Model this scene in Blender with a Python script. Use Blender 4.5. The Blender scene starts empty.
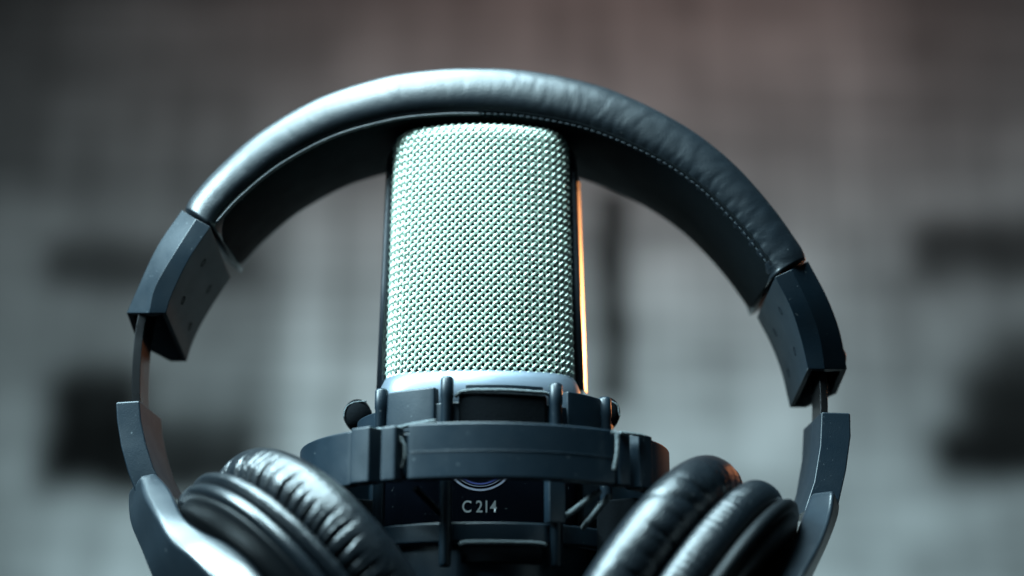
import bpy, bmesh, math, random
from mathutils import Vector, noise, Matrix

S = 0.001                       # everything below is written in millimetres
SC = bpy.context.scene
COL = SC.collection
random.seed(4)

# ------------------------------------------------------------------ camera
F_PX, PITCH, DIST = 1422.0, math.radians(16), 391.0
CP, SP = math.cos(PITCH), math.sin(PITCH)
CAM = Vector((8.5, -DIST * CP, -DIST * SP))
cam_d = bpy.data.cameras.new('camera')
cam = bpy.data.objects.new('camera', cam_d)
COL.objects.link(cam)
cam.location = CAM * S
cam.rotation_euler = (math.radians(90) + PITCH, 0, 0)
cam_d.sensor_width = 36.0
cam_d.lens = F_PX / 1024.0 * 36.0
cam_d.clip_start = 0.01
cam_d.clip_end = 50.0
cam_d.dof.use_dof = True
cam_d.dof.focus_distance = 364 * S
cam_d.dof.aperture_fstop = cam_d.lens / 10.5     # a 10.5 mm wide iris
cam_d.dof.aperture_blades = 0
SC.camera = cam

# ------------------------------------------------------------------ light
SC.view_settings.view_transform = 'Standard'
SC.view_settings.look = 'None'
SC.view_settings.exposure = 0.0
SC.view_settings.gamma = 1.0
W = bpy.data.worlds.new('World')
SC.world = W
W.use_nodes = True
bg = W.node_tree.nodes['Background']
bg.inputs[0].default_value = (0.35, 0.62, 0.80, 1)
bg.inputs[1].default_value = 0.012


def area(name, loc, target, size, power, col, size_y=None, spread=math.pi):
    d = bpy.data.lights.new(name, 'AREA')
    d.energy = power
    d.color = col
    d.size = size * S
    if size_y:
        d.shape = 'RECTANGLE'
        d.size_y = size_y * S
    d.spread = spread
    o = bpy.data.objects.new(name, d)
    COL.objects.link(o)
    o.location = Vector(loc) * S
    o.rotation_euler = (Vector(target) - Vector(loc)).to_track_quat('-Z', 'Y').to_euler()
    return o


area('key_light', (-470, -200, 330), (0, -20, -10), 240, 18.0, (0.62, 0.90, 1.0), 240)
area('top_light', (-150, -70, 560), (0, -10, 0), 480, 22.0, (0.62, 0.90, 1.0), 420)
area('front_light', (-110, -330, 480), (0, -10, 0), 120, 5.0, (0.66, 0.92, 1.0), 120)
area('warm_light', (650, 1100, 330), (20, 0, 0), 60, 0.55, (1.0, 0.34, 0.12), 200)
sp = bpy.data.lights.new('added_edge_spot', 'SPOT')  # added spot that lights only the microphone's right edge strip
sp.energy, sp.color, sp.spot_size, sp.spot_blend, sp.shadow_soft_size = 30.0, (1.0, 0.40, 0.13), math.radians(3.1), 0.2, 0.012
spo = bpy.data.objects.new('added_edge_spot', sp)
COL.objects.link(spo)
spo.location = Vector((650, 1100, 250)) * S
spo.rotation_euler = (Vector((36, 4, 5)) - Vector((650, 1100, 250))).to_track_quat('-Z', 'Y').to_euler()
area('wall_light', (-50, 2350, -850), (100, 3000, 60), 1500, 50.0, (0.66, 0.93, 1.0), 250)
area('wall_warm_light', (350, 2100, 1900), (350, 3000, 1250), 1500, 5.2, (1.0, 0.50, 0.40), 300)


# ------------------------------------------------------------------ helpers
def at(px, py, y):
    """real point (mm) on the vertical plane y seen at picture position px, py"""
    h, v = (px - 512) / F_PX, (288 - py) / F_PX
    dx, dy, dz = h, CP - v * SP, SP + v * CP
    t = (y - CAM.y) / dy
    return Vector((CAM.x + t * dx, y, CAM.z + t * dz))


def mat(name, base, rough=0.5, metal=0.0, bump=0.0, bscale=300.0, var=0.15, vscale=60.0, spec=0.5, rvar=0.1, coat=0.0, kind='noise', dust=0.0):
    m = bpy.data.materials.new(name)
    m.use_nodes = True
    nt = m.node_tree
    N, L = nt.nodes, nt.links
    b = N['Principled BSDF']
    b.inputs['Metallic'].default_value = metal
    b.inputs['Specular IOR Level'].default_value = spec
    b.inputs['Coat Weight'].default_value = coat
    b.inputs['Coat Roughness'].default_value = 0.2
    tc = N.new('ShaderNodeTexCoord')
    n1 = N.new('ShaderNodeTexNoise')
    n1.inputs['Scale'].default_value = vscale
    n1.inputs['Detail'].default_value = 6
    L.new(tc.outputs['Object'], n1.inputs['Vector'])
    r = N.new('ShaderNodeValToRGB')
    c = Vector(base)
    r.color_ramp.elements[0].position = 0.3
    r.color_ramp.elements[1].position = 0.7
    r.color_ramp.elements[0].color = (*(c * (1 - var)), 1)
    r.color_ramp.elements[1].color = (*(c * (1 + var)), 1)
    L.new(n1.outputs['Fac'], r.inputs['Fac'])
    col_out = r.outputs['Color']
    if dust > 0:
        nd = N.new('ShaderNodeTexNoise')
        nd.inputs['Scale'].default_value = 900
        nd.inputs['Detail'].default_value = 2
        L.new(tc.outputs['Object'], nd.inputs['Vector'])
        rd = N.new('ShaderNodeValToRGB')
        rd.color_ramp.elements[0].position = 0.70
        rd.color_ramp.elements[1].position = 0.78
        rd.color_ramp.elements[1].color = (dust, dust, dust, 1)
        L.new(nd.outputs['Fac'], rd.inputs['Fac'])
        mx = N.new('ShaderNodeMix')
        mx.data_type = 'RGBA'
        L.new(rd.outputs['Color'], mx.inputs['Factor'])
        L.new(col_out, mx.inputs['A'])
        mx.inputs['B'].default_value = (0.45, 0.5, 0.52, 1)
        col_out = mx.outputs['Result']
    L.new(col_out, b.inputs['Base Color'])
    mr = N.new('ShaderNodeMapRange')
    mr.inputs['To Min'].default_value = max(0.02, rough - rvar)
    mr.inputs['To Max'].default_value = rough + rvar
    n2 = N.new('ShaderNodeTexNoise')
    n2.inputs['Scale'].default_value = vscale * 2.3
    n2.inputs['Detail'].default_value = 5
    L.new(tc.outputs['Object'], n2.inputs['Vector'])
    L.new(n2.outputs['Fac'], mr.inputs['Value'])
    L.new(mr.outputs['Result'], b.inputs['Roughness'])
    if bump > 0:
        if kind == 'leather':
            n3 = N.new('ShaderNodeTexVoronoi')
            n3.inputs['Scale'].default_value = bscale
            out = n3.outputs['Distance']
        else:
            n3 = N.new('ShaderNodeTexNoise')
            n3.inputs['Scale'].default_value = bscale
            n3.inputs['Detail'].default_value = 4
            out = n3.outputs['Fac']
        L.new(tc.outputs['Object'], n3.inputs['Vector'])
        bp = N.new('ShaderNodeBump')
        bp.inputs['Strength'].default_value = bump
        bp.inputs['Distance'].default_value = 0.0003
        L.new(out, bp.inputs['Height'])
        L.new(bp.outputs['Normal'], b.inputs['Normal'])
    return m


M_LEATHER = mat('black_leather', (0.003, 0.006, 0.009), 0.40, bump=0.09, bscale=2000, kind='leather', rvar=0.07, dust=0.10)
M_LEATHER_IN = mat('black_leather_lining', (0.0025, 0.004, 0.005), 0.75, spec=0.05, bump=0.12, bscale=2200, kind='leather')
M_CAP_SHADE = mat('shaded_matt_cap', (0.002, 0.003, 0.004), 0.5, spec=0.15)  # darker, duller copy of the cup plastic, keeps the cap in shade
M_PAD = mat('soft_black_leather', (0.003, 0.005, 0.007), 0.31, bump=0.34, bscale=1700, kind='leather', rvar=0.06, dust=0.08)
M_PLASTIC = mat('satin_black_plastic', (0.003, 0.008, 0.013), 0.40, spec=0.34, bump=0.12, bscale=2500, dust=0.15)
M_MOUNT = mat('matte_black_plastic', (0.004, 0.010, 0.016), 0.40, spec=0.36, bump=0.07, bscale=1800, dust=0.10)
M_GLOSS = mat('smooth_black_plastic', (0.004, 0.006, 0.008), 0.28, rvar=0.05, dust=0.1)
M_YOKE = mat('dark_grey_satin_plastic', (0.008, 0.013, 0.018), 0.30, spec=0.8, rvar=0.05, bump=0.08, bscale=2500, dust=0.12)
M_STEEL = mat('dark_steel_strip', (0.035, 0.035, 0.037), 0.3, metal=0.9)
M_THREAD = mat('grey_thread', (0.010, 0.014, 0.018), 0.7, spec=0.2, bump=0.2)
M_CORD = mat('elastic_cord', (0.07, 0.085, 0.09), 0.85, bump=1.0, bscale=3500, var=0.6, vscale=2500)
M_RUBBER = mat('black_rubber', (0.003, 0.004, 0.005), 0.8, spec=0.03, bump=0.3, bscale=1500)
M_WIRE = mat('nickel_wire', (0.63, 0.74, 0.65), 0.34, metal=0.5, var=0.08)
M_FOAM = mat('dark_foam', (0.006, 0.016, 0.013), 0.95)
M_COLLAR = mat('silver_grey_lacquer', (0.125, 0.155, 0.19), 0.40, metal=0.4, bump=0.06, bscale=3000, var=0.05)
M_BODY = mat('midnight_blue_lacquer', (0.0007, 0.0010, 0.0017), 0.6, spec=0.0, dust=0.05)
M_FRAME = mat('black_lacquer', (0.012, 0.016, 0.022), 0.42, rvar=0.05)
M_RIM_STRIP = mat('rim_strip_metal', (0.80, 0.78, 0.74), 0.40, metal=1.0, rvar=0.04)  # bright metal of the added strip that carries the warm rim glint
M_PRINT = mat('grey_print', (0.10, 0.107, 0.11), 0.6)
M_PRINT_W = mat('white_print', (0.13, 0.14, 0.18), 0.5)
M_PRINT_B = mat('blue_print', (0.012, 0.02, 0.10), 0.5)


def link(name, me, m, parent=None, smooth=True, bevel=0.0, sub=0, seg=2, angle=35):
    o = bpy.data.objects.new(name, me)
    COL.objects.link(o)
    if m:
        me.materials.append(m)
    if parent:
        o.parent = parent
    if bevel:
        b = o.modifiers.new('bevel', 'BEVEL')
        b.width = bevel * S
        b.segments = seg
        b.limit_method = 'ANGLE'
        b.angle_limit = math.radians(angle)
        b.harden_normals = False
    if sub:
        s = o.modifiers.new('sub', 'SUBSURF')
        s.levels = s.render_levels = sub
    if smooth:
        for p in me.polygons:
            p.use_smooth = True
        if bevel:
            w = o.modifiers.new('wn', 'WEIGHTED_NORMAL')
            w.keep_sharp = False
    return o


class MB:
    """collects shapes (mm) for ONE mesh"""
    def __init__(s):
        s.v, s.f = [], []

    def add(s, vs, fs):
        o = len(s.v)
        s.v += [tuple(Vector(v) * S) for v in vs]
        s.f += [tuple(i + o for i in f) for f in fs]

    def loft(s, rings, closed=True, caps=True, loop=False):
        n = len(rings[0])
        vs = [p for r in rings for p in r]
        fs = []
        m = len(rings)
        for i in range(m if loop else m - 1):
            a, b = i * n, ((i + 1) % m) * n
            for j in range(n if closed else n - 1):
                k = (j + 1) % n
                fs.append((a + j, a + k, b + k, b + j))
        if caps and not loop and closed:
            fs.append(tuple(range(n - 1, -1, -1)))
            fs.append(tuple((m - 1) * n + j for j in range(n)))
        s.add(vs, fs)

    def tube(s, pts, r, sides=8, loop=False):
        pts = [Vector(p) for p in pts]
        n = len(pts)
        rings = []
        up = None
        for i, p in enumerate(pts):
            if loop:
                t = (pts[(i + 1) % n] - pts[i - 1])
            else:
                t = (pts[min(i + 1, n - 1)] - pts[max(i - 1, 0)])
            t.normalize()
            if up is None:
                up = t.orthogonal().normalized()
            up = (up - t * up.dot(t)).normalized()
            w = t.cross(up)
            rr = r[i] if isinstance(r, (list, tuple)) else r
            rings.append([p + (up * math.cos(a) + w * math.sin(a)) * rr for a in [2 * math.pi * k / sides for k in range(sides)]])
        s.loft(rings, loop=loop)

    def arc(s, c, r0, r1, z0, z1, a0, a1, n=24, topr=None):
        """solid ring segment, angles in degrees from -y towards +x"""
        rings = []
        for i in range(n + 1):
            a = math.radians(a0 + (a1 - a0) * i / n)
            d = Vector((math.sin(a), -math.cos(a), 0))
            b = Vector((c[0], c[1], 0))
            rings.append([b + d * r0 + Vector((0, 0, z0)), b + d * r1 + Vector((0, 0, z0)),
                          b + d * r1 + Vector((0, 0, z1)), b + d * r0 + Vector((0, 0, z1))])
        full = abs(abs(a1 - a0) - 360) < 1e-6
        s.loft(rings[:-1] if full else rings, loop=full)

    def box(s, c, ax, ay, az):
        c, ax, ay, az = map(Vector, (c, ax, ay, az))
        vs = [c + ax * i + ay * j + az * k for k in (-1, 1) for j in (-1, 1) for i in (-1, 1)]
        s.add(vs, [(0, 2, 3, 1), (4, 5, 7, 6), (0, 1, 5, 4), (2, 6, 7, 3), (0, 4, 6, 2), (1, 3, 7, 5)])

    def build(s, name, m, parent=None, **k):
        me = bpy.data.meshes.new(name)
        me.from_pydata(s.v, [], s.f)
        bm = bmesh.new()
        bm.from_mesh(me)
        bmesh.ops.recalc_face_normals(bm, faces=bm.faces)
        bm.to_mesh(me)
        bm.free()
        return link(name, me, m, parent, **k)


def thing(name, label, cat):
    o = bpy.data.objects.new(name, None)
    o.empty_display_size = 0.01
    COL.objects.link(o)
    o['label'] = label
    o['category'] = cat
    return o


def spline(pts, n):
    """Catmull-Rom through pts, n samples evenly spaced by length"""
    P = [Vector(p) for p in pts]
    P = [P[0] * 2 - P[1]] + P + [P[-1] * 2 - P[-2]]
    d = []
    for i in range(1, len(P) - 2):
        for k in range(24):
            t = k / 24
            a, b, c, e = P[i - 1], P[i], P[i + 1], P[i + 2]
            d.append(0.5 * ((2 * b) + (c - a) * t + (2 * a - 5 * b + 4 * c - e) * t * t + (3 * b - a - 3 * c + e) * t ** 3))
    d.append(P[-2])
    L = [0]
    for i in range(1, len(d)):
        L.append(L[-1] + (d[i] - d[i - 1]).length)
    out, j = [], 0
    for i in range(n):
        w = L[-1] * i / (n - 1)
        while j < len(L) - 2 and L[j + 1] < w:
            j += 1
        t = (w - L[j]) / max(1e-9, L[j + 1] - L[j])
        out.append(d[j].lerp(d[j + 1], min(1, max(0, t))))
    return out


# ================================================================== backdrop wall
WALL_Y = 3000.0


def w_at(px, py):
    q = at(px, py, WALL_Y)
    return q.x, q.z


# soft-edged painted patches: picture rectangle, edge softness (mm), paint, strength
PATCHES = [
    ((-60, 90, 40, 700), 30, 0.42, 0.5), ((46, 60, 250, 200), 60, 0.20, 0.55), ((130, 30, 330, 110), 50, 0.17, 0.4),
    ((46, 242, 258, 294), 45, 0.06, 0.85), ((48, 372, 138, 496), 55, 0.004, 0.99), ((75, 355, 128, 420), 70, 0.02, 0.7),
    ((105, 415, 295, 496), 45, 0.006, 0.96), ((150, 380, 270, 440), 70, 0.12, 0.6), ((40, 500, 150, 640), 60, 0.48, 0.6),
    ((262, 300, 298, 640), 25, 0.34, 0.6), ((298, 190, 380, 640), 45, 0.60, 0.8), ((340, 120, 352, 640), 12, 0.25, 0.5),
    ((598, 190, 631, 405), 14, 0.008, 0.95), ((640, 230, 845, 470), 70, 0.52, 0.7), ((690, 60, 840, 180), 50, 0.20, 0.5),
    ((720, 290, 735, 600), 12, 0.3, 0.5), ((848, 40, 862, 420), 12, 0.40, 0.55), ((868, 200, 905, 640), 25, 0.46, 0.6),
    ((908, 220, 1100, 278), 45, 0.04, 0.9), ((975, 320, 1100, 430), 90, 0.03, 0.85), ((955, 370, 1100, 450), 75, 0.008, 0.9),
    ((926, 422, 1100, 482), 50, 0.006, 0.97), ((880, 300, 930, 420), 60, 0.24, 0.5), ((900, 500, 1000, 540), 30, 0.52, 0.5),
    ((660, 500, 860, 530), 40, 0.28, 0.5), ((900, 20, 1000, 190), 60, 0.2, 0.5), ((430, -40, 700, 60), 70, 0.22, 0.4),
    ((-60, 300, 60, 380), 60, 0.26, 0.5), ((-200, -120, 1250, 25), 190, 0.10, 0.75), ((-120, -80, 46, 190), 60, 0.08, 0.6),  # top strip and corners, here and below: fading wall light deepened in the colour
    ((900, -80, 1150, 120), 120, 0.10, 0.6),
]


def wall_mat():
    m = bpy.data.materials.new('mottled_grey_wall_paint')
    m.use_nodes = True
    N, L = m.node_tree.nodes, m.node_tree.links
    b = N['Principled BSDF']
    b.inputs['Roughness'].default_value = 0.9
    b.inputs['Specular IOR Level'].default_value = 0.1
    tc = N.new('ShaderNodeTexCoord')

    def streak(scale, nscale, detail):
        mp = N.new('ShaderNodeMapping')
        mp.inputs['Scale'].default_value = scale
        L.new(tc.outputs['Object'], mp.inputs['Vector'])
        n = N.new('ShaderNodeTexNoise')
        n.inputs['Scale'].default_value = nscale
        n.inputs['Detail'].default_value = detail
        L.new(mp.outputs['Vector'], n.inputs['Vector'])
        return n.outputs['Fac']

    def math_(op, a, c, clamp=False):
        q = N.new('ShaderNodeMath')
        q.operation = op
        q.use_clamp = clamp
        for i, v in enumerate((a, c)):
            if isinstance(v, float):
                q.inputs[i].default_value = v
            else:
                L.new(v, q.inputs[i])
        return q.outputs[0]
    acc = math_('ADD', streak((14.0, 1, 0.8), 1.6, 3), math_('ADD', streak((0.8, 1, 16.0), 1.6, 3), streak((3, 1, 3), 1.8, 4)))
    mr = N.new('ShaderNodeMapRange')
    mr.inputs['From Min'].default_value = 1.0
    mr.inputs['From Max'].default_value = 2.0
    mr.inputs['To Min'].default_value = 0.56
    mr.inputs['To Max'].default_value = 1.44
    L.new(acc, mr.inputs['Value'])
    warp = N.new('ShaderNodeTexNoise')
    warp.inputs['Scale'].default_value = 5.0
    L.new(tc.outputs['Object'], warp.inputs['Vector'])
    wm = N.new('ShaderNodeVectorMath')
    wm.operation = 'MULTIPLY_ADD'
    L.new(warp.outputs['Color'], wm.inputs[0])
    wm.inputs[1].default_value = (0.07, 0.07, 0.07)
    L.new(tc.outputs['Object'], wm.inputs[2])
    sx = N.new('ShaderNodeSeparateXYZ')
    L.new(wm.outputs[0], sx.inputs[0])
    X, Z = sx.outputs['X'], sx.outputs['Z']

    def ramp(v, lo, hi):
        q = N.new('ShaderNodeMapRange')
        q.interpolation_type = 'SMOOTHSTEP'
        q.inputs['From Min'].default_value = lo
        q.inputs['From Max'].default_value = hi
        L.new(v, q.inputs['Value'])
        return q.outputs['Result']
    val = None
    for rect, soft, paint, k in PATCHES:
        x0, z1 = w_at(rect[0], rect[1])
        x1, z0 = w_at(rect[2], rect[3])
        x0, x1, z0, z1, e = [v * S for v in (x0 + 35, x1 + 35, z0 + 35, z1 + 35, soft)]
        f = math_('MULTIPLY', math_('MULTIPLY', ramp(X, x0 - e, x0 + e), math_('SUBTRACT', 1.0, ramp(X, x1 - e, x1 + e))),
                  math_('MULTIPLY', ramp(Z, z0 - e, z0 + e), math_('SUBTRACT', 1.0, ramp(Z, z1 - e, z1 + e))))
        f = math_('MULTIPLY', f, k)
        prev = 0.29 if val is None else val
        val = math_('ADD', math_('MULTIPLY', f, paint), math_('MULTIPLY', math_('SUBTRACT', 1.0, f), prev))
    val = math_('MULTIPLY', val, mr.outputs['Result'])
    cb = N.new('ShaderNodeCombineColor')
    L.new(val, cb.inputs[0])
    L.new(math_('MULTIPLY', val, 1.03), cb.inputs[1])
    L.new(math_('MULTIPLY', val, 1.03), cb.inputs[2])
    L.new(cb.outputs[0], b.inputs['Base Color'])
    return m


b = MB()
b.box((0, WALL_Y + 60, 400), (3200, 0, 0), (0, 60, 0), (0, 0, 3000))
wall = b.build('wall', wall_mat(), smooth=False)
wall['label'] = 'out of focus mottled grey wall with dark smudges far behind the headphones'
wall['category'] = 'wall'

# ================================================================== microphone
mic = thing('microphone', 'studio microphone with silver woven mesh head held upright in the black shock mount', 'microphone')

R1, R2, HALF1 = 55.0, 9.0, math.asin(18.5 / 55.0)
L1 = R1 * HALF1
L2 = R2 * (math.pi / 2 - HALF1)
FRONT = -17.0


def cross(u):
    """point and outward normal of the front half section at arc length u"""
    s, a = (1 if u >= 0 else -1), abs(u)
    if a <= L1:
        t = a / R1
        p = Vector((R1 * math.sin(t), FRONT + R1 * (1 - math.cos(t)), 0))
    else:
        t = HALF1 + (a - L1) / R2
        c = Vector((R1 * math.sin(HALF1), FRONT + R1 * (1 - math.cos(HALF1)), 0)) + Vector((-math.sin(HALF1), math.cos(HALF1), 0)) * R2
        p = c + Vector((math.sin(t), -math.cos(t), 0)) * R2
        if t > math.pi / 2:
            p = c + Vector((R2, (t - math.pi / 2) * R2, 0))
            t = math.pi / 2
    n = Vector((math.sin(t), -math.cos(t), 0))
    return Vector((p.x * s, p.y, 0)), Vector((n.x * s, n.y, 0))


Z_BOT, Z_TOP, R_TOP = -27.6, 42.3, 4.4
H1 = Z_TOP - R_TOP - Z_BOT
H2 = R_TOP * math.pi / 2


def gsurf(u, h, off):
    p, n = cross(u)
    if h <= H1:
        inset, z, nz, nh = 0.0, Z_BOT + h, 0.0, 1.0
    elif h <= H1 + H2:
        t = (h - H1) / R_TOP
        inset, z = R_TOP * (1 - math.cos(t)), Z_TOP - R_TOP + R_TOP * math.sin(t)
        nz, nh = math.sin(t), math.cos(t)
    else:
        inset, z, nz, nh = R_TOP + (h - H1 - H2), Z_TOP, 1.0, 0.0
    q = p - n * inset + Vector((0, 0, z))
    q = q + (n * nh + Vector((0, 0, nz))) * off
    q.x *= 1 - 0.00035 * (z - Z_BOT)
    return q


UMAX, HMAX = L1 + L2 + 1.0, H1 + H2 + 4.0
PITCH_W = 1.46
wires = MB()
r2 = math.sqrt(0.5)
SUB = 6
for dirn in (0, 1):
    K = int((UMAX + HMAX) / PITCH_W * 1.2)
    for i in range(-K, K):
        pts = []

        def flush():
            if len(pts) > 3:
                wires.tube(pts, (0.37, 0.31)[dirn], 6)
            pts.clear()
        for k in range(-K * SUB, K * SUB):
            along, acr = k * PITCH_W / SUB, i * PITCH_W
            if dirn == 0:
                u, h = (along - acr) * r2, (along + acr) * r2
            else:
                u, h = (along + acr) * r2, (acr - along) * r2
            h += 0.0
            if abs(u) > UMAX or h < 0 or h > HMAX:
                flush()
                continue
            ph = math.pi * (k / SUB + i) + (math.pi if dirn else 0)
            # crossing index: this wire passes over on even crossings, under on odd ones
            w = math.cos(math.pi * k / SUB) * (1 if i % 2 == 0 else -1) * (1 if dirn == 0 else -1)
            pts.append(gsurf(u, h, (0.40, 0.24)[dirn] * w + (0.06, 0.0)[dirn]))
        flush()
wires.build('mesh_grille', M_WIRE, mic)

# dark foam just inside the wire
b = MB()
NU, NH = 40, 26
b.loft([[gsurf(-UMAX + 2 * UMAX * i / NU, HMAX * j / NH, -1.5) for i in range(NU + 1)] for j in range(NH + 1)], closed=False)
b.build('foam_lining', M_FOAM, mic)


def section(off, z, n=22):
    front = [cross(-(L1 + L2) + 2 * (L1 + L2) * i / (2 * n)) for i in range(2 * n + 1)]
    f = [p + q * off for p, q in front]
    back = [Vector((p.x, 2.0 - p.y, 0)) for p in reversed(f)]
    return [Vector((p.x, p.y, z)) for p in f] + [Vector((p.x, p.y, z)) for p in back]


# rear shell of the head
b = MB()
b.loft([[Vector((p.x * 0.985, max(p.y, 2.0), p.z)) for p in section(-0.6, z)] for z in (-28, 10, 36)] +
       [[Vector((p.x * 0.985, max(p.y, 2.0), p.z)) for p in section(-0.6 - R_TOP * (1 - math.cos(a)), 36 + 5.6 * math.sin(a))] for a in (0.4, 0.8, 1.2, 1.5)])
b.build('rear_grille', M_FOAM, mic)

# black frame hoop round sides and top
path = [(26.9, -29.0), (26.35, 0), (25.75, 33.5)]
hoop = [Vector((x, 0, z)) for x, z in path]
for k in range(1, 9):
    a = math.pi / 2 * k / 8
    hoop.append(Vector((25.75 - 8.5 + 8.5 * math.cos(a), 0, 34.2 + 8.2 * math.sin(a))))
full = hoop + [Vector((-p.x, 0, p.z)) for p in reversed(hoop)]
b = MB()
rings = []
for i, p in enumerate(full):
    t = (full[min(i + 1, len(full) - 1)] - full[max(i - 1, 0)]).normalized()
    nrm = Vector((t.z, 0, -t.x))
    if nrm.dot(p) < 0:
        nrm = -nrm
    pts = []
    for (o_, y_) in ((-1.4, -5.0), (0.0, -5.6), (0.6, -4.8), (0.9, -3.0), (0.9, 4.4), (0.3, 5.4), (-1.4, 5.6)):
        pts.append(p + nrm * o_ + Vector((0, y_, 0)))
    rings.append(pts)
b.loft(rings)
b.build('head_frame', M_FRAME, mic)
# added metal wedge on the frame's right edge, angled to catch the warm light
b = MB()
b.loft([[Vector((x + o_, y, z)) for o_, y in ((-0.6, -2.6), (0.75, -2.6), (1.0, -2.4), (2.35, 4.6), (2.45, 5.4), (2.3, 6.6), (-0.6, 6.6))] for x, z in ((26.6, -28.6), (26.05, 0), (25.45, 33.0))])
b.build('rim_glint_strip', M_RIM_STRIP, mic, bevel=0.15)

b = MB()
b.loft([section(o_, z) for o_, z in ((-1.6, -27.0), (0.35, -27.0), (0.8, -27.35), (1.6, -28.9), (2.2, -30.6), (2.45, -32.2), (2.45, -38.5), (1.0, -38.5))])
b.build('collar', M_COLLAR, mic, bevel=0)
b = MB()
b.loft([section(o_, z) for o_, z in ((0.3, -38.0), (1.0, -38.6), (1.0, -112), (0.0, -113.5))])
b.build('body', M_BODY, mic)

# printed marking on the body front
BODY_F = FRONT - 1.0


def on_body(x, z, lift=0.08):
    u = x
    p, n = cross(u)
    return p + n * (1.0 + lift) + Vector((0, 0, z))


cu = bpy.data.curves.new('marking', 'FONT')
cu.body = 'C 214'
cu.size = 1.0
cu.resolution_u = 6
cu.offset = 0.012
tmp = bpy.data.objects.new('marking_tmp', cu)
COL.objects.link(tmp)
bpy.context.view_layer.update()
me = bpy.data.meshes.new_from_object(tmp.evaluated_get(bpy.context.evaluated_depsgraph_get()))
bpy.data.objects.remove(tmp)
xs = [v.co.x for v in me.vertices]
ys = [v.co.y for v in me.vertices]
t0, t1 = at(462.5, 512.6, BODY_F), at(496.5, 500.4, BODY_F)
for v in me.vertices:
    fx = (v.co.x - min(xs)) / (max(xs) - min(xs))
    fz = (v.co.y - min(ys)) / (max(ys) - min(ys))
    v.co = on_body(t0.x + (t1.x - t0.x) * fx, t0.z + (t1.z - t0.z) * fz) * S
me.name = 'printed_marking'
link('printed_marking', me, M_PRINT, mic, smooth=False)
zc = at(480, 491, BODY_F).z + 8.7
xc_ = at(480, 491, BODY_F).x
for nm, ra, rb, m in (('emblem_ring', 8.2, 8.7, M_PRINT_W), ('emblem_ring', 6.7, 7.1, M_PRINT_B), ('emblem_ring', 7.45, 7.6, M_PRINT_W)):
    b = MB()
    n = 64
    b.loft([[on_body(xc_ + rr * math.sin(2 * math.pi * i / n), zc + rr * math.cos(2 * math.pi * i / n)) for i in range(n)] for rr in (ra, rb)], caps=False)
    b.build(nm, m, mic, smooth=False)

# ================================================================== shock mount
mount = thing('shock_mount', 'black plastic ring shock mount with elastic cords gripping the microphone below its mesh head', 'shock mount')
MC = (1.35, 0.0)
YAW = 8.6


def ring_pt(R, a, z):
    t = math.radians(a + YAW)
    return Vector((MC[0] + R * math.sin(t), MC[1] - R * math.cos(t), z))


def seg(name, r0, r1, z0, z1, a0, a1, m=M_MOUNT, bevel=0.45, n=None):
    b = MB()
    b.arc(MC, r0, r1, z0, z1, a0 + YAW, a1 + YAW, n or max(3, int(abs(a1 - a0) / 2)))
    return b.build(name, m, mount, bevel=bevel)


ZT, ZB = -46.6, -59.6
seg('outer_ring', 43.4, 45.6, ZB + 0.8, ZT - 1.2, 0, 360, n=120)
for base in (0, 180):
    seg('ring_plate', 45.8, 50.0, ZB, ZT, base - 28.8, base + 31.0)
    # fine moulding line round the plate
    for sgn in (-1, 1):
        a0, a1 = sorted((base + sgn * 32.2, base + sgn * 36.9))
        seg('ring_block', 45.8, 50.2, ZB, ZT - 0.1, a0, a1)
        a0, a1 = sorted((base + sgn * 40.2, base + sgn * 47.0))
        seg('ring_block', 45.8, 50.6, ZB, ZT + 0.3, a0, a1)
    side = base + 90
    seg('ring_plate', 45.8, 48.7, ZB, ZT + 0.2, side - 41.2, side + 41.2)
for a0, a1 in ((-28.5, 30.7),):
    b = MB()
    b.tube([ring_pt(50.0, a0 + (a1 - a0) * i / 40, -53.3) for i in range(41)], 0.14, 6)
    b.build('mould_seam', M_MOUNT, mount)

# inner cage: upper ring with raised tabs, lower ring, posts
seg('upper_ring', 31.5, 34.3, -46.0, -38.6, 0, 360, n=90)
for base in (0, 180):
    for sgn in (-1, 1):
        a0, a1 = sorted((base + sgn * 28.4, base + sgn * 54))
        seg('ring_tab', 32.0, 35.0, -45.5, -34.7, a0, a1)
    seg('retainer_bar', 31.9, 33.4, -35.6, -34.1, base - 16, base + 18, bevel=0.25)
    seg('rubber_bumper', 33.0, 35.2, -45.0, -36.3, base - 18.5, base + 18.5, m=M_RUBBER, bevel=0.9)
seg('lower_ring', 31.5, 34.6, -72.6, -67.9, 0, 360, n=90)
seg('lower_skirt', 30.6, 32.4, -82, -72.8, 0, 360, m=M_MOUNT, n=90)
seg('gap_filler', 34.4, 46.0, -77.0, -61.0, 46, 300, m=M_RUBBER)  # added dark plate that fills the bright gap below the ring
seg('under_plate', 32.5, 34.2, -77.5, -73.6, -17, 17, m=M_RUBBER, bevel=0.4)  # dark plate under the lower ring


def post(a, R, w, d, z0, z1):
    c = ring_pt(R, a, 0)
    t = math.radians(a + YAW)
    ux, uy = Vector((math.cos(t), math.sin(t), 0)), Vector((math.sin(t), -math.cos(t), 0))
    rings = []
    for z, k in ((z0, 0.8), (z0 + 1, 1.0), (z1 - 5.5, 1.0), (z1 - 5.0, 1.12), (z1 - 0.6, 1.12), (z1, 0.8)):
        rings.append([c + ux * (w * k * math.cos(q)) + uy * (d * k * math.sin(q)) + Vector((0, 0, z)) for q in [2 * math.pi * (j + 0.5) / 12 for j in range(12)]])
    b = MB()
    b.loft(rings)
    return b.build('post', M_MOUNT, mount, bevel=0)


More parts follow.
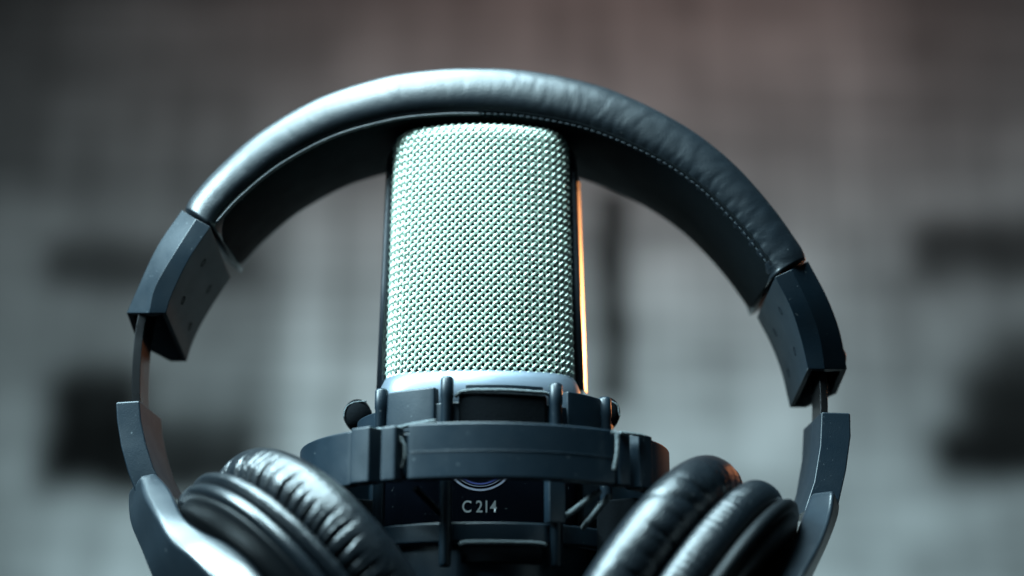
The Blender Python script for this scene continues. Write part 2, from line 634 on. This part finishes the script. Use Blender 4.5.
for base in (0, 180):
    post(base - 22.5, 36.2, 1.45, 1.6, -78.6, -32.7)
    post(base + 21.0, 36.2, 1.55, 1.7, -78.6, -33.6)
    post(base - 55, 35.4, 1.4, 1.6, -70, -33.5)
    post(base + 52, 35.4, 1.4, 1.6, -70, -34.2)
# flat web behind the right-hand front post
b = MB()
b.arc(MC, 34.8, 37.9, -68.0, -47, 16.6 + YAW, 23.5 + YAW, 4)
b.build('post_web', M_MOUNT, mount, bevel=0.3)


def cord(pts, r=0.55, name='elastic_cord', m=M_CORD):
    p = spline(pts, 40)
    b = MB()
    b.tube([q + Vector((noise.noise(q * 0.9), noise.noise(q * 0.9 + Vector((7, 0, 0))), noise.noise(q * 0.9 + Vector((0, 9, 0))))) * 0.12 for q in p], r, 8)
    return b.build(name, m, mount)


# cord over the front bumper, cord under the lower ring
cord([ring_pt(35.6, a, z) for a, z in ((-19.5, -37.8), (-17.5, -36.6), (-14, -36.15), (-5, -36.1), (5, -36.1), (15, -36.15), (18, -36.3), (20, -36.8))], 0.5, m=M_CORD)
cord([ring_pt(35.4, a, z) for a, z in ((-17, -73.4), (-15.5, -72.9), (-6, -72.8), (6, -72.8), (15.5, -72.9), (17, -73.4))], 0.55)
# cords lying on the outer ring at the left, and the loops in the gaps
cord([at(351, 440, -33), at(353, 434, -33), at(361, 430.5, -34), at(380, 429.5, -36), at(397, 428, -39), at(412, 424.5, -40), at(436, 421, -41)], 0.5)
cord([at(371, 436, -34), at(380, 438, -35), at(388, 436, -38)], 0.4)
cord([at(381, 441, -39), at(377, 449, -38.5), at(371, 459, -37)], 0.45)
cord([at(399, 437, -44), at(404, 446, -44), at(405, 457, -44), at(402, 468, -43)], 0.5)
cord([at(612, 431, -42), at(617, 436, -42), at(617, 452, -42), at(614, 470, -42)], 0.5)
cord([at(620, 433, -38), at(632, 434, -36), at(644, 436, -33)], 0.45)
# slanting cords between cage and outer ring
for q in (((562, 519, -30), (600, 491, -40)), ((583, 528, -27), (609, 496, -37)), ((447, 520, -33), (415, 488, -42))):
    a, e = at(*q[0]), at(*q[1])
    cord([a, a.lerp(e, 0.33), a.lerp(e, 0.66), e], 0.75, m=M_CORD if q[0][0] > 500 else M_RUBBER)
# rubber knobs holding the cord at both sides
for sgn, c in ((-1, at(358, 416, -4)), (1, at(606, 414, -4))):
    b = MB()
    rings = []
    prof = [(-4.6, 0.3), (-4.2, 2.6), (-3.0, 3.6), (-1.2, 3.9), (-0.6, 3.3), (0.6, 3.3), (1.2, 3.9), (3.0, 3.6), (4.2, 2.6), (4.6, 0.3)]
    for t, r_ in prof:
        rings.append([c + Vector((r_ * 1.0 * math.cos(q), t, r_ * 1.12 * math.sin(q))) for q in [2 * math.pi * j / 20 for j in range(20)]])
    b.loft(rings)
    b.build('cord_knob', M_RUBBER, mount, sub=1)
    cord([c + Vector((sgn * 3.4, -3.6, -1.2)), c + Vector((sgn * 2.7, -3.9, 1.6)), c + Vector((sgn * 0.5, -3.8, 2.9)), c + Vector((-sgn * 2.6, -3.8, 3.2))], 0.22)

# ================================================================== headphones
phones = thing('headphones', 'black leather padded studio headphones hung over the microphone, band resting on its mesh head', 'headphones')
YO = 5.0                                    # the band sits a little towards the rear of the mesh head
Y_H = 22.0                                  # half the width of the headband
outer_px = [(185, 210), (215, 175), (260, 135.5), (318, 101.5), (380, 81), (430, 73), (480, 71), (530, 74), (590, 86), (640, 105), (690, 132.5), (732, 166), (772, 211), (806, 260)]
band = spline([at(px, py, -16 + YO) for px, py in outer_px], 301)
band = [Vector((p.x, YO, p.z)) for p in band]
NB = len(band)


def bnorm(path, i):
    t = (path[min(i + 1, len(path) - 1)] - path[max(i - 1, 0)]).normalized()
    return Vector((-t.z, 0, t.x)) if True else None


def thick(s):
    return 11.0 + 4.0 * math.sin(math.pi * s) ** 1.2


rings, seam, under = [], [], []
for i, p in enumerate(band):
    s = i / (NB - 1)
    n = bnorm(band, i)
    T = thick(s)
    end = min(1.0, min(s, 1 - s) / 0.02)
    sink = -0.9 * (1 - end) ** 2
    ring = []
    K = 22
    for k in range(K + 1):                    # front roll, then over the top, then rear roll
        a = -math.pi / 2 + math.pi * k / K    # -90 = underneath, +90 = on top
        ry = 6.6
        ca, sa = max(0.0, math.cos(a)), math.sin(a)
        if sa > 0:                            # the upper half slopes back in a long soft curve
            yy = -(Y_H - ry) - ry + 7.0 * (1 - ca ** 1.1)
            nn = -T * 0.66 + (T * 0.66 + 0.9) * sa
        else:
            yy = -(Y_H - ry) - ry * ca ** 0.8
            nn = -T * 0.66 - T * 0.34 * abs(sa) ** 0.9
        q = Vector((s * 60, k * 0.35, 0))
        amp = (0.10 + 0.24 * max(0, s - 0.45)) * ca ** 0.5
        ridge = max(0.0, 1 - abs(noise.noise(Vector((s * 34, k * 0.07, 8)))) * 7) ** 2
        ridge2 = max(0.0, 1 - abs(noise.noise(Vector((s * 75, k * 0.10, 2)))) * 6) ** 2
        wr = amp * 0.55 * noise.noise(q * 0.9) - amp * (0.75 * ridge + 0.4 * ridge2) * (0.35 + 0.65 * max(0, 1 - sa))
        # tucks running in from the seam on the right half
        tuck = max(0, s - 0.5) * 1.6 * max(0, math.sin(-a)) * max(0, math.sin(s * 330 + 2 * noise.noise(Vector((s * 40, 0, 0))))) ** 3
        ring.append((yy - wr - 0, nn + sink + wr * 0.6 - 0, tuck))
    pts = []
    for yy, nn, tk in ring:
        pts.append(p + n * (nn + tk * 0.5) + Vector((0, yy + tk * 0.6, 0)))
    for yy, nn, tk in reversed(ring):
        pts.append(p + n * nn + Vector((0, -yy, 0)))
    rings.append(pts)
    seam.append(p + n * (-T - 0.15) + Vector((0, -Y_H + 5.2, 0)))
    cu_ring = []
    for j in range(17):
        f = j / 16 * 2 - 1
        bulge = 1.6 * (1 - f * f)
        cu_ring.append(p + n * (-T + 2.2 - 2.0 - bulge * 0.9 + (1.0 * abs(f) ** 8)) + Vector((0, f * (Y_H - 1.2), 0)))
    for j in (16, 0):
        f = j / 16 * 2 - 1
        cu_ring.append(p + n * (-T + 4.0) + Vector((0, f * (Y_H - 4), 0)))
    under.append(cu_ring)
b = MB()
b.loft(rings)
b.build('headband_pad', M_LEATHER, phones)
b = MB()
b.loft(under)
b.build('headband_lining', M_LEATHER_IN, phones)
# piping on the left of the seam, stitches on the right
b = MB()
edge = [p + bnorm(band, i) * (-thick(i / (NB - 1)) + 0.1) + Vector((0, -Y_H + 1.4, 0)) for i, p in enumerate(band)]
b.tube(edge[2:140], 0.42, 8)
b.build('piping', M_LEATHER, phones)
b = MB()
fine = spline(edge[136:NB - 4], 420)
for k in range(0, 412, 8):
    seg_ = fine[k:k + 7]
    b.tube([q + Vector((0, -0.12, 0)) for q in seg_], [0.1, 0.2, 0.22, 0.23, 0.22, 0.2, 0.1], 6)
b.build('stitching', M_THREAD, phones)


def housing(rows, side):
    """slider housing: faceted channel that continues the headband, cut obliquely and open at its lower end.
    rows: outer px, facet line px, inner px, y of the front face, depth, drop of the rear"""
    cols = [[], [], [], []]
    for o_, m_, i_, yf, dep, drop in rows:
        cols[0].append(at(*o_, yf + 6.5))
        cols[1].append(at(*m_, yf))
        cols[2].append(at(*i_, yf))
        cols[3].append(Vector((yf, dep, drop)))
    cols = [spline(c_, 17) for c_ in cols[:3]] + [cols[3]]
    rings = []
    for i in range(17):
        f = i / 16 * (len(rows) - 1)
        k = min(int(f), len(rows) - 2)
        yf, dep, drop = cols[3][k].lerp(cols[3][k + 1], f - k)
        O, M, I = cols[0][i], cols[1][i], cols[2][i]
        dz = Vector((0, 0, -drop))
        rings.append([M, O, O + Vector((0, dep - 13, 0)) + dz * ((dep - 6.5) / dep), M + Vector((0, dep, 0)) + dz, I + Vector((0, dep, 0)) + dz, I])
    m = 6
    bm = bmesh.new()
    V = [bm.verts.new(tuple(q * S)) for r in rings for q in r]
    n = len(rings)
    for i in range(n - 1):
        for j in range(m):
            k = (j + 1) % m
            bm.faces.new((V[i * m + j], V[i * m + k], V[(i + 1) * m + k], V[(i + 1) * m + j]))
    bm.faces.new([V[j] for j in range(m)])
    low = bm.faces.new([V[(n - 1) * m + j] for j in range(m)])
    bmesh.ops.recalc_face_normals(bm, faces=bm.faces)
    bmesh.ops.inset_individual(bm, faces=[low], thickness=1.9 * S, depth=0)
    down = (rings[-1][5] - rings[-3][5]).normalized()
    r = bmesh.ops.extrude_discrete_faces(bm, faces=[low])
    bmesh.ops.translate(bm, verts=r['faces'][0].verts, vec=-down * 12 * S)
    bmesh.ops.recalc_face_normals(bm, faces=bm.faces)
    me = bpy.data.meshes.new('slider_housing')
    bm.to_mesh(me)
    bm.free()
    o = link('slider_housing', me, M_PLASTIC, phones, bevel=0.16, seg=2, angle=20)
    # dark screw recesses on the inner face
    for i, g in ((4, 0.3), (5, 0.72), (11, 0.32), (12, 0.75)):
        I, IB = rings[i][5], rings[i][4]
        c = I.lerp(IB, g)
        t = (rings[i + 1][5] - rings[i - 1][5]).normalized()
        e2 = (IB - I).normalized()
        nn_ = t.cross(e2).normalized()
        if nn_.x * side > 0:
            nn_ = -nn_
        bb = MB()
        bb.loft([[c + nn_ * h_ + (t * 1.5 * math.cos(q) + e2 * math.sin(q)) * r_ for q in [2 * math.pi * j / 14 for j in range(14)]] for h_, r_ in ((-0.6, 0.8), (0.06, 0.8), (0.06, 0.62), (-0.3, 0.6))])
        bb.build('screw', M_RUBBER, o)
    # grip nub on the outer side near the lower end
    p = rings[13][1].lerp(rings[13][2], 0.5)
    bb = MB()
    bb.loft([[p + Vector((side * h_, 0, 0)) + Vector((0, math.cos(q) * r_ * 1.8, math.sin(q) * r_)) for q in [2 * math.pi * j / 18 for j in range(18)]] for h_, r_ in ((-2, 3.0), (0.8, 3.0), (1.4, 2.3))])
    bb.build('size_stop', M_PLASTIC, o)


YF = -Y_H + YO
housing([((182, 210), (196, 219), (210.5, 226.5), YF, 30, 5.5), ((157, 247), (175, 252), (189, 259), YF + 1.5, 30, 5.5),
         ((136, 292), (155, 287), (172, 294), YF + 4.5, 28, 6.0), ((126.5, 313), (149, 313), (166, 313), YF + 6, 27, 7.0)], -1)
housing([((808, 261), (791.5, 269.5), (775, 277), YF, 30, 3), ((827.5, 298), (807, 300), (790.5, 307), YF + 1.5, 30, 3),
         ((840, 332), (819, 333), (801, 339), YF + 4, 28, 3.5), ((847, 369), (825, 369), (808, 369), YF + 6, 27, 5.0)], 1)

# steel strips running from each housing down to the brackets
def strip(px_list, y0, y1, th):
    p = spline([at(px, py, y0) for px, py in px_list], 16)
    b = MB()
    rings = []
    for i, q in enumerate(p):
        t = (p[min(i + 1, 15)] - p[max(i - 1, 0)]).normalized()
        n = Vector((-t.z, 0, t.x)).normalized()
        rings.append([Vector((q.x, y0, q.z)) - n * th / 2, Vector((q.x, y0, q.z)) + n * th / 2, Vector((q.x, y1, q.z)) + n * th / 2, Vector((q.x, y1, q.z)) - n * th / 2])
    b.loft(rings)
    return b.build('slider_strip', M_STEEL, phones, bevel=0.2)


strip([(146, 300), (139.5, 330), (136.5, 365), (136, 400), (139, 430)], -7, 2.5, 2.3)
strip([(818, 345), (822.5, 375), (824, 395), (824, 415), (822, 435)], -7, 4, 2.0)


def px_loft(name, stations, m, parent, dy, bevel=0.6, sub=0):
    """stations: (outer front px, inner front px, y at front); depth dy behind; a solid bar with four long faces"""
    rings = []
    for (o_, i_, y) in stations:
        a, c = at(*o_, y), at(*i_, y)
        d = Vector((0, dy, 0))
        rings.append([a, c, c + d, a + d])
    b = MB()
    b.loft(rings)
    return b.build(name, m, parent, bevel=bevel, sub=sub)


# brackets that hold the strips
px_loft('slider_bracket', [((115.5, 402), (139.5, 400.5), -14), ((116.5, 420), (141, 420), -14), ((120.5, 446), (146, 444), -14.5), ((127.5, 472), (153, 467), -15), ((138, 500), (166, 492), -15)], M_PLASTIC, phones, 24, 0.5)
px_loft('slider_bracket', [((850.5, 413), (821.5, 412), -14), ((851, 436), (820, 446), -14), ((846.5, 470), (814, 482), -14.5), ((838, 508), (804, 512), -15)], M_PLASTIC, phones, 24, 0.4)


def yoke(st, m=M_YOKE):
    """st: rows of (A px, A y, B px, B y, C px, C y): A-B is the face that looks up, B-C the side that looks down"""
    rows = []
    for (a, ya, b_, yb, c, yc) in st:
        rows.append([at(*a, ya), at(*b_, yb), at(*c, yc)])
    k = len(rows)
    cols = [spline([r[j] for r in rows], 4 * k) for j in range(3)]
    rings = []
    for i in range(4 * k):
        A, B, Cc = (cols[j][i] for j in range(3))
        D = A + (Cc - B) * 0.9
        rings.append([A, B, Cc, D])
    b = MB()
    b.loft(rings)
    return b.build('yoke', m, phones, bevel=1.3, seg=3, angle=40)


yoke([((157, 472), -15, (141, 475), -18, (128, 490), -8),
      ((172, 489), -24, (144, 493), -26, (127.5, 506), -8),
      ((184, 514), -34, (156, 515), -36, (130, 526), -13),
      ((202, 529), -41, (171, 540), -43, (140, 550), -19),
      ((229, 542), -46, (190, 555), -48.5, (147, 568), -24),
      ((253, 561), -50, (210, 576), -52.5, (158, 592), -27),
      ((275, 590), -53, (236, 606), -56, (180, 622), -30),
      ((296, 628), -55, (262, 644), -59, (205, 660), -33),
      ((312, 668), -57, (282, 680), -62, (230, 700), -36)])
yoke([((811, 492), -14, (834, 489), -20, (840, 503), -11),
      ((803, 512), -18, (832, 510), -25, (839, 516), -13),
      ((794, 535), -27, (825, 534), -34, (830, 540), -17),
      ((779, 551), -35, (815, 556), -42, (818, 566), -23),
      ((757, 577), -42, (803, 577), -50, (806, 590), -28),
      ((738, 604), -46, (786, 606), -56, (788, 620), -33),
      ((718, 640), -50, (766, 644), -61, (766, 660), -38),
      ((704, 672), -54, (748, 680), -65, (748, 696), -42)])


# ear cups
def ear_cup(c, nrm, wide, crease):
    nrm = Vector(nrm).normalized()
    e1 = (Vector((0, 1, 0)) - nrm * nrm.y).normalized()
    e2 = nrm.cross(e1)
    NS = 720

    def lathe(prof, fn=None, closed=False):
        rings = []
        for t, r in prof:
            ring = []
            for k in range(NS):
                a = 2 * math.pi * k / NS
                dt, dr = fn(a, t, r) if fn else (0, 0)
                ring.append(c + nrm * (t + dt) + (e1 * math.cos(a) + e2 * math.sin(a)) * (r + dr))
            rings.append(ring)
        b = MB()
        if closed:
            b.loft(rings, loop=True)
        else:
            b.loft(rings)
        return b
    shell = lathe([(-3.4, 3), (-3.4, 24), (-3.2, 32), (-2.8, 36), (-2.2, 37.8), (-1.2, 38.6), (0, 36)]).build('ear_cup', M_CAP_SHADE, phones)
    lathe([(-1.6, 37), (-1.4, 39.6), (-0.6, 40.5), (0.6, 40.7), (1.6, 40.0), (2.2, 38.2), (2.3, 36)]).build('trim_ring', M_GLOSS if wide < 8 else M_CAP_SHADE, shell)  # right ring takes the shaded copy, which removes its highlight line
    w = wide

    def ribs(a, t, r):
        if wide < 8:
            return 0, 0.15 * noise.noise(Vector((a * 9, t * 0.3, 1)))
        f = max(0, 1 - abs(t - 2.4 - w * 0.62) / (w * 0.7))
        return 0, -0.6 * f * (0.5 + 0.5 * math.sin(a * 130 + 2.5 * noise.noise(Vector((a * 6, 0, 0))))) * (0.6 + 0.6 * noise.noise(Vector((a * 8, 3, 0))))
    base = 2.4
    pr = []
    for k in range(15):
        q = math.pi * k / 14
        pr.append((base + w / 2 - w / 2 * math.cos(q), 37.0 + 4.2 * math.sin(q) ** 0.7))
    lathe(pr, ribs).build('cushion_rim', M_PAD, shell)
    t0 = base + w + 0.2
    TW, RC, RR = 15.2, 30.5, 10.0
    pr = []
    for k in range(40):
        q = 2 * math.pi * k / 40
        cs, sn = math.cos(q), math.sin(q)
        pr.append((t0 + TW / 2 - TW / 2 * math.copysign(abs(cs) ** 0.85, cs), RC + RR * math.copysign(abs(sn) ** 0.9, sn)))

    def pleat(a, t, r):
        f = (t - t0) / TW
        wob = noise.noise(Vector((math.cos(a) * 6, math.sin(a) * 6, f * 0.7)))
        low = max(0.0, 1 - f / (0.50 + 0.28 * wob)) * (1 if r > RC else 0)
        ph = a * (33 if crease > 1 else 20) + 2.2 * noise.noise(Vector((math.cos(a) * 5, math.sin(a) * 5, f * 0.9)))
        m_ = max(0.1, 0.75 + 0.9 * noise.noise(Vector((math.cos(a) * 9, math.sin(a) * 9, 5))))
        groove = (1 - abs(math.sin(ph))) ** 2.8          # narrow creases between plump folds
        fine_ = (1 - abs(math.sin(ph * 2.63 + 1))) ** 3 * 0.35
        deep = max(0, noise.noise(Vector((math.cos(a) * 3, math.sin(a) * 3, 2)))) * (1 - abs(math.sin(a * 7.5 + 1.2 * f))) ** 5
        dr = -1.9 * crease * low * (groove + fine_) * m_ - 2.4 * deep * max(0, 1.15 - f) + 0.12 * noise.noise(Vector((a * 14, f * 5, 4)))
        return 0.0, dr
    lathe(pr, pleat, closed=True).build('ear_pad', M_PAD, shell)
    # disc of dark cloth inside the pad
    b = MB()
    b.loft([[c + nrm * t + (e1 * math.cos(a) + e2 * math.sin(a)) * r for a in [2 * math.pi * k / 48 for k in range(48)]] for t, r in ((2.0, 34), (t0 + 2, 34), (t0 + 2.6, 10), (t0 + 2.6, 2))])
    b.build('driver_cloth', M_RUBBER, shell)
    # hinge disc where the yoke is pinned
    b = MB()
    cc = c - nrm * 3
    b.loft([[cc + nrm * t + (e1 * math.cos(a) + e2 * math.sin(a)) * r for a in [2 * math.pi * k / 48 for k in range(48)]] for t, r in ((0, 13), (-4.4, 13), (-5.2, 12.2), (-5.2, 10), (-4.6, 9.4), (-4.6, 2))])
    b.build('cap_ring', M_YOKE, shell)
    return shell


ear_cup(at(283.7, 628, -26), (0.691, 0.383, 0.613), 3.8, 1.5)
ear_cup(at(707, 647.5, -26), (-0.799, 0.232, 0.554), 8.8, 0.9)
